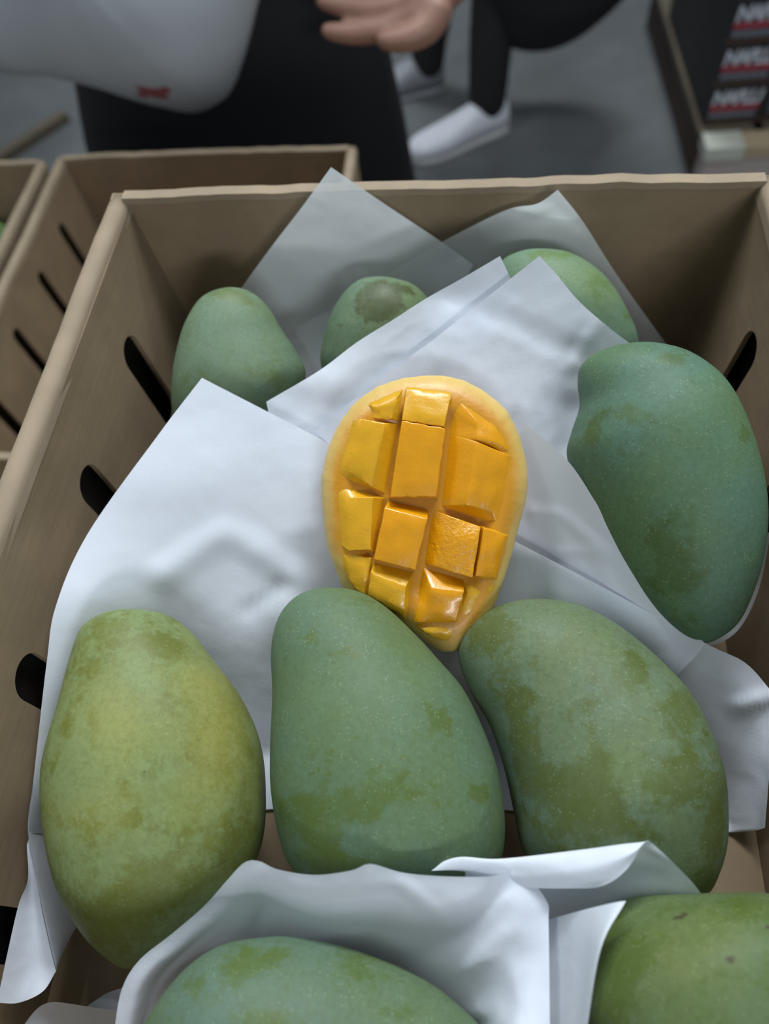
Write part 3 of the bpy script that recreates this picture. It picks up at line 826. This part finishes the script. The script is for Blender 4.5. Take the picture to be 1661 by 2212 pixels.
# ------------------------------------------------------------------ people
M_BLACK = plain('black_cloth', (0.0045, 0.005, 0.0075), 0.85, 0.3, 18)
M_BLACK2 = plain('black_trouser_cloth', (0.0048, 0.0052, 0.006), 0.9, 0.3, 22)
M_SKIN = plain('hand_skin', (0.25, 0.135, 0.095), 0.5, 0.16, 45)
M_NAIL = plain('fingernail', (0.50, 0.37, 0.33), 0.3, 0.05, 60)
M_HAIR = plain('dark_hair', (0.015, 0.012, 0.010), 0.6, 0.3, 80)
M_SHOE = plain('white_shoe_leather', (0.66, 0.68, 0.73), 0.5, 0.06, 30)
M_SOLE = plain('white_rubber_sole', (0.42, 0.425, 0.42), 0.6, 0.06, 30)
M_SHOE2 = plain('grey_white_shoe', (0.20, 0.21, 0.23), 0.5, 0.06, 30)

def tube_bm(bm, pts, rad, n=14, flat=1.0):
    """closed tapered limb through points, rounded at both ends"""
    P = np.array(pts, float); R_ = np.array(rad, float)
    k = max(12, 6*len(P))
    Q = catmull(np.c_[P, R_], k)
    rows = []
    up = np.array([0.31, 0.17, 0.93])
    for i in range(k):
        d = Q[min(i+1, k-1), :3] - Q[max(i-1, 0), :3]; d /= np.linalg.norm(d)
        a = np.cross(d, up); a /= np.linalg.norm(a); b = np.cross(d, a)
        rows.append([bm.verts.new((Q[i, :3] + (a*math.cos(2*PI*j/n) + b*math.sin(2*PI*j/n)*flat)*Q[i, 3]).tolist()) for j in range(n)])
    for i in range(k-1):
        for j in range(n):
            bm.faces.new((rows[i][j], rows[i][(j+1) % n], rows[i+1][(j+1) % n], rows[i+1][j]))
    for r_, s, e in ((rows[0], 0, 1), (rows[-1], k-1, k-2)):
        d = Q[s, :3]-Q[e, :3]; d /= np.linalg.norm(d)
        r2 = [bm.verts.new((Vector(v.co) - Vector(Q[s, :3].tolist()))*0.66 + Vector((Q[s, :3] + d*Q[s, 3]*0.6).tolist())) for v in r_]
        tip = bm.verts.new((Q[s, :3] + d*Q[s, 3]*0.85).tolist())
        for j in range(n):
            bm.faces.new((r_[j], r_[(j+1) % n], r2[(j+1) % n], r2[j]))
            bm.faces.new((r2[j], r2[(j+1) % n], tip))
def rings_bm(bm, rings, n=32):
    """stacked ellipses (cx, cy, z, rx, ry), closed"""
    Q = catmull(np.array(rings, float), len(rings)*5)
    rows = [[bm.verts.new((c[0]+c[3]*math.cos(2*PI*j/n), c[1]+c[4]*math.sin(2*PI*j/n), c[2])) for j in range(n)] for c in Q]
    for i in range(len(rows)-1):
        for j in range(n):
            bm.faces.new((rows[i][j], rows[i][(j+1) % n], rows[i+1][(j+1) % n], rows[i+1][j]))
    bm.faces.new(rows[0][::-1]); bm.faces.new(rows[-1])
def fuse(o, size, smooth=6):
    r = o.modifiers.new('fuse', 'REMESH'); r.mode = 'VOXEL'; r.voxel_size = size; r.use_smooth_shade = True
    s = o.modifiers.new('soften', 'SMOOTH'); s.iterations = smooth; s.factor = 0.5
    return o

def head(parent, cx, cy, z, s=1.0, face=-PI/2, mat=M_SKIN):
    """plain head with brow, nose, ears and mouth relief; top at z"""
    bm = bmesh.new()
    f = np.array([math.cos(face), math.sin(face), 0]); sd = np.array([-f[1], f[0], 0])
    c = np.array([cx, cy, z-0.115*s])
    bmesh.ops.create_uvsphere(bm, u_segments=28, v_segments=20, radius=1.0)
    for v in bm.verts:
        x, y, zz = v.co
        q = c + sd*(x*0.076*s) + f*(y*0.094*s) + np.array([0, 0, zz*0.115*s])
        if zz < -0.2: q = q + f*0.012*s*(-zz) - sd*x*0.018*s*(-zz)
        v.co = q.tolist()
    tube_bm(bm, [c+f*0.092*s+[0, 0, 0.01], c+f*0.108*s+[0, 0, -0.02*s], c+f*0.112*s+[0, 0, -0.035*s]], [0.008, 0.012, 0.014])
    for k in (-1, 1):
        tube_bm(bm, [c+sd*k*0.078*s+[0, 0, 0.02], c+sd*k*0.086*s-f*0.01, c+sd*k*0.078*s+[0, 0, -0.03]], [0.008, 0.012, 0.008])
    tube_bm(bm, [c+f*0.094*s-sd*0.022+[0, 0, -0.062*s], c+f*0.102*s+[0, 0, -0.064*s], c+f*0.094*s+sd*0.022+[0, 0, -0.062*s]], [0.006, 0.009, 0.006])
    tube_bm(bm, [[cx, cy, z-0.17*s], [cx, cy, z-0.30*s]], [0.052, 0.058])
    h = fuse(from_bm('head', bm, mat, parent), 0.006, 4)
    for k in (-1, 1):
        b2 = bmesh.new(); bmesh.ops.create_uvsphere(b2, u_segments=12, v_segments=8, radius=0.011)
        e = from_bm('eye', b2, M_NAIL, h); e.location = (c+f*0.084*s+sd*k*0.032*s+np.array([0, 0, 0.004])).tolist()
    b3 = bmesh.new(); bmesh.ops.create_uvsphere(b3, u_segments=24, v_segments=16, radius=1.0)
    for v in list(b3.verts):
        x, y, zz = v.co
        q = c - f*0.012*s + np.array([0, 0, 0.014*s]) + sd*(x*0.085*s) + f*(y*0.094*s) + np.array([0, 0, zz*0.116*s])
        v.co = q.tolist()
    bmesh.ops.bisect_plane(b3, geom=b3.verts[:]+b3.edges[:]+b3.faces[:], plane_co=(c+f*0.045*s).tolist(), plane_no=(f*0.8+np.array([0, 0, -0.6])).tolist(), clear_outer=True)
    from_bm('hair', b3, M_HAIR, h)
    return h

# person in a long black apron behind the lower tray, one bare hand reaching in from the right
p1 = empty('person', (-0.19, 0.84, 0))
tag(p1, 'person in wide black clothes standing behind the lower tray, bare hand reaching across', 'person')
def rel(o, root):
    o.matrix_parent_inverse = Matrix.Translation(-Vector(root.location)); return o
bm = bmesh.new()
rings_bm(bm, [(-.21,.85,.10,.33,.17),(-.205,.85,.35,.315,.165),(-.20,.845,.58,.292,.15),(-.188,.84,.76,.256,.135),(-.18,.84,.95,.225,.12),(-.175,.84,1.10,.19,.11),(-.175,.84,1.26,.195,.115),(-.175,.84,1.38,.19,.10),(-.175,.84,1.43,.12,.08),(-.175,.84,1.45,.06,.06)])
tube_bm(bm, [(0.00,.84,1.38),(.15,.86,1.22),(.27,.80,1.06)], [.062,.056,.048])
tube_bm(bm, [(-.35,.84,1.38),(-.46,.80,1.20),(-.42,.66,1.10)], [.062,.056,.048])
rel(fuse(from_bm('black_clothes', bm, M_BLACK, p1), 0.014, 8), p1)
rel(head(p1, -0.175, 0.82, 1.70), p1)
for sx in (-.30, -.12):
    bm = bmesh.new(); tube_bm(bm, [(sx,.90,.055),(sx,.83,.05),(sx-.005,.72,.04),(sx-.01,.64,.032)], [.045,.048,.044,.032], flat=.85)
    rel(from_bm('shoe', bm, M_BLACK2, p1), p1)
# reaching hand: palm, forearm, thumb and four fingers, one surface
def H_(px, py, y):
    r = ray(px, py); t_ = (y-CAM[1])/r[1]; return CAM + r*t_
bm = bmesh.new()
wr = H_(1010, -75, .645); kn = H_(868, 28, .615)
tube_bm(bm, [(.27,.80,1.06),(.235,.72,.99), wr], [.045,.039,.031])
tube_bm(bm, [wr, H_(940,-20,.63), H_(890,10,.62)], [.029,.036,.035], flat=.8)
tube_bm(bm, [H_(905,30,.60), H_(845,58,.598), H_(775,72,.596), H_(728,70,.594), H_(706,66,.593)], [.019,.0155,.0135,.0115,.0095])       # index
tube_bm(bm, [H_(890,5,.615), H_(825,22,.612), H_(760,18,.616), H_(715,8,.620), H_(695,2,.622)], [.018,.0150,.0130,.0110,.0095])          # middle
tube_bm(bm, [H_(880,-28,.63), H_(815,-14,.632), H_(755,-20,.638), H_(722,-28,.64)], [.017,.0140,.0120,.0095])                            # ring
tube_bm(bm, [H_(880,-60,.65), H_(825,-58,.655), H_(780,-64,.66), H_(756,-72,.66)], [.015,.0120,.0105,.0085])                             # little
tube_bm(bm, [H_(945,20,.60), H_(925,58,.585), H_(890,80,.575), H_(850,88,.572), H_(825,86,.572)], [.021,.0185,.0160,.0135,.0100])        # thumb
hand = rel(fuse(from_bm('hand', bm, M_SKIN, p1), 0.0035, 5), p1)
bm = bmesh.new(); bmesh.ops.create_uvsphere(bm, u_segments=14, v_segments=8, radius=1.0)
nc_ = H_(709, 60, .586)
for v in bm.verts: v.co = (nc_ + CR*v.co.x*.0095 - CD*v.co.y*.0065 + CF*v.co.z*.003).tolist()
o = from_bm('fingernail', bm, M_NAIL, hand); o.matrix_parent_inverse = Matrix.Translation(-Vector(p1.location)); 
# left arm's hand closing on the bag's neck, above the frame
bm = bmesh.new()
tube_bm(bm, [(-.42,.66,1.10),(-.36,.62,1.075),(-.32,.60,1.065)], [.036,.036,.032], flat=.8)
for k in range(4):
    tube_bm(bm, [(-.325+.004*k,.585+.016*k,1.075),(-.295,.575+.016*k,1.072),(-.278,.580+.016*k,1.055),(-.288,.588+.016*k,1.040)], [.011,.010,.009,.008])
tube_bm(bm, [(-.35,.585,1.065),(-.32,.565,1.06),(-.292,.570,1.05)], [.013,.012,.009])
rel(fuse(from_bm('hand', bm, M_SKIN, p1), 0.0035, 4), p1)

# white carrier bag hanging from that hand
M_BAG = plain('white_plastic_bag', (0.30, 0.33, 0.36), 0.55, 0.05, 12, 0.15)
M_RED = plain('red_print', (0.22, 0.06, 0.07), 0.5, 0.1, 60)
root = empty('carrier_bag', (-0.28, 0.60, 0.80))
tag(root, 'white plastic carrier bag held up over the lower tray, out of focus', 'bag')
low = [(-140,120),(0,148),(110,152),(200,168),(300,196),(370,214),(432,224),(478,208),(506,182),(526,130),(543,70),(560,0),(585,-90)]
lo = catmull([(*q, 0) for q in low], 90)
vs, fs = [], []
nrow, nn = 26, len(lo)
top_c = np.array([-.29, .60, 1.055])
for sgn in (-1, 1):
    for j in range(nrow):
        v_ = j/(nrow-1)
        for i in range(nn):
            p = H_(lo[i, 0], lo[i, 1], .60)
            q = p*(1-v_**1.6) + top_c*v_**1.6
            th = 0.065*math.sin(PI*min(1, max(0, i/(nn-1))))**0.5*(math.sin(PI*min(1, v_*0.92+0.0))**0.6)
            w_ = 0.006*noise.noise(Vector((q[0]*14, q[2]*9, sgn)))*min(1, v_*6)
            vs.append((q[0], q[1] + sgn*(th + w_), q[2]))
for s_ in (0, 1):
    for j in range(nrow-1):
        for i in range(nn-1):
            a = s_*nrow*nn + j*nn + i
            f_ = (a, a+1, a+nn+1, a+nn); fs.append(f_ if s_ == 0 else f_[::-1])
bag = rel(mesh('bag_body', vs, fs, M_BAG, root), root)
bm = bmesh.new(); bm.from_mesh(bag.data); bmesh.ops.remove_doubles(bm, verts=bm.verts, dist=1e-5); bmesh.ops.recalc_face_normals(bm, faces=bm.faces); bm.to_mesh(bag.data); bm.free()
bag.data.polygons.foreach_set('use_smooth', [True]*len(bag.data.polygons))
bag.data.materials.append(M_RED)
for f_ in bag.data.polygons:
    c_ = np.mean([np.array(bag.data.vertices[i].co) for i in f_.vertices], 0)
    x_, y_ = pix(c_)
    if 298 < x_ < 364 and 186 < y_ - 0.12*(x_-330) < 212 and c_[1] < 0.60: f_.material_index = 1

# second person: dark trousers, white trainers, long dark coat
def shoe(parent, heel, toe, mu, ms, w=0.05, hgt=0.085, ankle=True):
    heel, toe = np.array(heel, float), np.array(toe, float)
    d = toe-heel; L = np.linalg.norm(d[:2]); d = np.array([d[0], d[1], 0])/L
    sd = np.array([-d[1], d[0], 0])
    # stations: t, half width, height of the upper
    st = [(0.0,.026,.070),(.06,.034,.088),(.16,.037,.094),(.28,.038,.090),(.40,.041,.078),(.55,.047,.062),(.70,.050,.050),(.84,.046,.044),(.94,.034,.036),(1.0,.012,.022)]
    Q = catmull(st, 40)
    def loft(z0, fz, grow, nm, mat):
        vs, fs = [], []; n = 20
        for t_, hw, hh in Q:
            c0 = heel + d*(t_*L)
            for j in range(n):
                a = PI*j/(n-1)
                x = math.cos(a); zz = math.sin(a)**0.55
                vs.append(c0 + sd*(x*(hw+grow)) + np.array([0, 0, z0 + fz(hh)*zz]))
        for i in range(len(Q)-1):
            for j in range(n-1): fs.append((i*n+j, i*n+j+1, (i+1)*n+j+1, (i+1)*n+j))
            fs.append((i*n, (i+1)*n, (i+1)*n+n-1, i*n+n-1))
        fs.append(tuple(range(n))); fs.append(tuple(range((len(Q)-1)*n, len(Q)*n)))
        o = mesh(nm, vs, fs, mat, parent)
        bm = bmesh.new(); bm.from_mesh(o.data); bmesh.ops.recalc_face_normals(bm, faces=bm.faces); bm.to_mesh(o.data); bm.free()
        return o
    up = loft(0.020, lambda h: h, 0.0, 'shoe', mu)
    so = loft(0.0, lambda h: 0.030, 0.005, 'sole', ms)
    so.parent = up
    for k in range(4):
        bm = bmesh.new(); c0 = heel + d*(L*(.40+.075*k)); h_ = .095-.010*k
        tube_bm(bm, [c0-sd*.028+[0,0,h_-.014], c0+[0,0,h_], c0+sd*.028+[0,0,h_-.014]], [.0035,.004,.0035], 8)
        l_ = from_bm('lace', bm, mu, up)
    return up
p2 = empty('person', (0.25, 1.75, 0))
tag(p2, 'person in black coat and trousers walking past in white trainers', 'person')
def fix(o, root):
    o.matrix_parent_inverse = Matrix.Translation(-Vector(root.location)); return o
s1 = fix(shoe(p2, (.285,1.765,0), (.012,1.610,0), M_SHOE, M_SOLE), p2)
s2 = fix(shoe(p2, (.095,1.985,0), (-.185,1.90,0), M_SHOE2, M_SHOE2), p2)
bm = bmesh.new()
tube_bm(bm, [(.232,1.742,.085),(.236,1.755,.20),(.245,1.79,.34),(.27,1.83,.52),(.31,1.87,.86)], [.054,.058,.063,.075,.085])
tube_bm(bm, [(.055,1.965,.085),(.060,1.975,.16),(.10,1.98,.32),(.19,1.96,.52),(.28,1.90,.86)], [.050,.056,.062,.072,.085])
fix(fuse(from_bm('trousers', bm, M_BLACK2, p2), 0.012, 4), p2)
bm = bmesh.new()
rings_bm(bm, [(.355,1.80,.225,.085,.07),(.375,1.80,.26,.125,.10),(.40,1.80,.33,.175,.13),(.40,1.80,.38,.20,.14),(.38,1.81,.50,.225,.155),(.34,1.84,.80,.20,.14),(.32,1.86,1.05,.18,.12),(.31,1.86,1.30,.21,.125),(.31,1.86,1.42,.20,.11),(.31,1.86,1.48,.11,.08)])
for k in (-1, 1):
    tube_bm(bm, [(.31+k*.19,1.86,1.42),(.31+k*.25,1.84,1.18),(.31+k*.24,1.76,.95)], [.066,.058,.046])
fix(fuse(from_bm('coat', bm, M_BLACK2, p2), 0.014, 6), p2)
fix(head(p2, .31, 1.84, 1.74, face=-2.2), p2)
for k in (-1, 1):
    bm = bmesh.new(); c0 = np.array([.31+k*.24, 1.75, .93])
    tube_bm(bm, [c0, c0+[0,-.02,-.05], c0+[0,-.03,-.085]], [.028,.036,.034], flat=.6)
    for j in range(4):
        b0 = c0+[(j-1.5)*.016,-.035,-.09]; tube_bm(bm, [b0, b0+[0,-.008,-.035], b0+[0,.002,-.065-.006*(j in (1,2))]], [.010,.009,.0075])
    tube_bm(bm, [c0+[-k*.03,-.02,-.04], c0+[-k*.045,-.04,-.07], c0+[-k*.04,-.055,-.095]], [.012,.011,.009])
    fix(fuse(from_bm('hand', bm, M_SKIN, p2), 0.0035, 3), p2)

# ------------------------------------------------------------------ black printed cartons on a pallet
M_BLKCARD = plain('black_printed_card', (0.007, 0.0075, 0.009), 0.55, 0.25, 20)
M_WHITEINK = plain('white_ink', (0.40, 0.42, 0.46), 0.6, 0.06, 60)
M_GREYINK = plain('grey_ink', (0.11, 0.12, 0.14), 0.6, 0.1, 60)
M_REDINK = plain('red_ink', (0.25, 0.03, 0.045), 0.6, 0.1, 60)
M_BROWNINK = plain('brown_edge', (0.045, 0.021, 0.014), 0.7, 0.15, 60)
M_PALLET = plain('weathered_pallet_wood', (0.085, 0.07, 0.045), 0.8, 0.3, 10)
M_PALEBOX = plain('pinkish_board', (0.36, 0.305, 0.285), 0.7, 0.08, 12)
M_TAN = plain('tan_board', (0.34, 0.27, 0.17), 0.7, 0.1, 16)
M_TAPE = plain('pale_tape', (0.42, 0.435, 0.37), 0.45, 0.05, 20)
PX0, PY0, PZ = 0.765, 1.475, 0.15
pr = empty('pallet', (PX0, PY0, 0), 0.05)
tag(pr, 'low wooden pallet under the black printed cartons', 'pallet')
for k in range(7):
    box('deck_board', 0.158*k, 0.158*k+0.135, 0.0, 0.82, PZ-0.022, PZ, M_PALLET, pr, 0.002)
for x_ in (0.015, 0.50, 1.0):
    box('bearer', x_, x_+0.08, 0.01, 0.81, 0.0, PZ-0.0225, M_BROWNINK, pr, 0.002)
fb = empty('flat_carton', (PX0+0.012, PY0-0.066, 0), 0.05)
tag(fb, 'flat pinkish carton with tan lid standing in front of the pallet', 'carton')
box('carton_body', 0.0, 0.9, 0.0, 0.058, 0.0, 0.118, M_PALEBOX, fb, 0.003)
box('lid', -0.004, 0.904, -0.004, 0.060, 0.1185, 0.152, M_TAN, fb, 0.003)
box('pale_tape', -0.005, 0.088, -0.006, 0.061, 0.119, 0.1535, M_TAPE, fb, 0.001)

def carton(i, z0, h, label):
    r = empty('printed_carton', (PX0+0.008, PY0+0.030, z0), 0.05)
    tag(r, label, 'carton', 'black printed cartons on the pallet')
    box('carton_body', 0.0, 0.40, 0.0, 0.52, 0.0, h, M_BLKCARD, r, 0.002)
    box('brown_base_strip', -0.001, 0.401, -0.003, 0.0, 0.003, 0.013, M_BROWNINK, r)
    box('grey_text_line', 0.010, 0.122, -0.0015, 0.0, 0.018, 0.031, M_GREYINK, r)
    box('red_band', 0.009, 0.126, -0.0015, 0.0, 0.036, 0.050, M_REDINK, r)
    cu = bpy.data.curves.new('carton_lettering', 'FONT')
    cu.body = 'NAPLU'; cu.size = 0.046; cu.extrude = 0.0005; cu.shear = 0.10; cu.space_character = 0.82; cu.offset = 0.0020
    tmp = bpy.data.objects.new('carton_lettering', cu); COL.objects.link(tmp)
    dg = bpy.context.evaluated_depsgraph_get()
    me = bpy.data.meshes.new_from_object(tmp.evaluated_get(dg))
    bpy.data.objects.remove(tmp)
    xs = [v.co.x for v in me.vertices]; s_ = 0.118/(max(xs)-min(xs)); x0_ = min(xs)
    for v in me.vertices: v.co.x = (v.co.x-x0_)*s_
    me.materials.clear()
    o = link('lettering', me, M_WHITEINK, r, smooth=False)
    o.rotation_euler = (PI/2, 0, 0); o.location = (0.010, -0.001, 0.053)
    for k in range(4):
        box('small_print_line', 0.150, 0.33, -0.0012, 0.0, 0.024+0.013*k, 0.029+0.013*k, M_GREYINK, r)
names = ['black printed carton with white lettering, lowest on the pallet', 'black printed carton with white lettering, second from the pallet',
         'black printed carton with white lettering, third from the pallet', 'black printed carton with white lettering, fourth from the pallet', 'black printed carton with white lettering, fifth from the pallet', 'black printed carton with white lettering, topmost of the stack']
CH = 0.097
for i in range(6):
    carton(i, PZ+0.001+i*(CH+0.001), CH, names[i])

# ------------------------------------------------------------------ bits on the floor at the far left
bt = box('wooden_batten', -0.19, 0.19, -0.018, 0.018, 0.0, 0.03, M_PALLET, None, 0.002)
q = ray(45, 325); q = CAM + q*(CAM[2]/-q[2])
bt.location = q.tolist(); bt.rotation_euler = (0, 0, 0.95)
tag(bt, 'short wooden batten lying on the floor at the far left', 'wood batten')
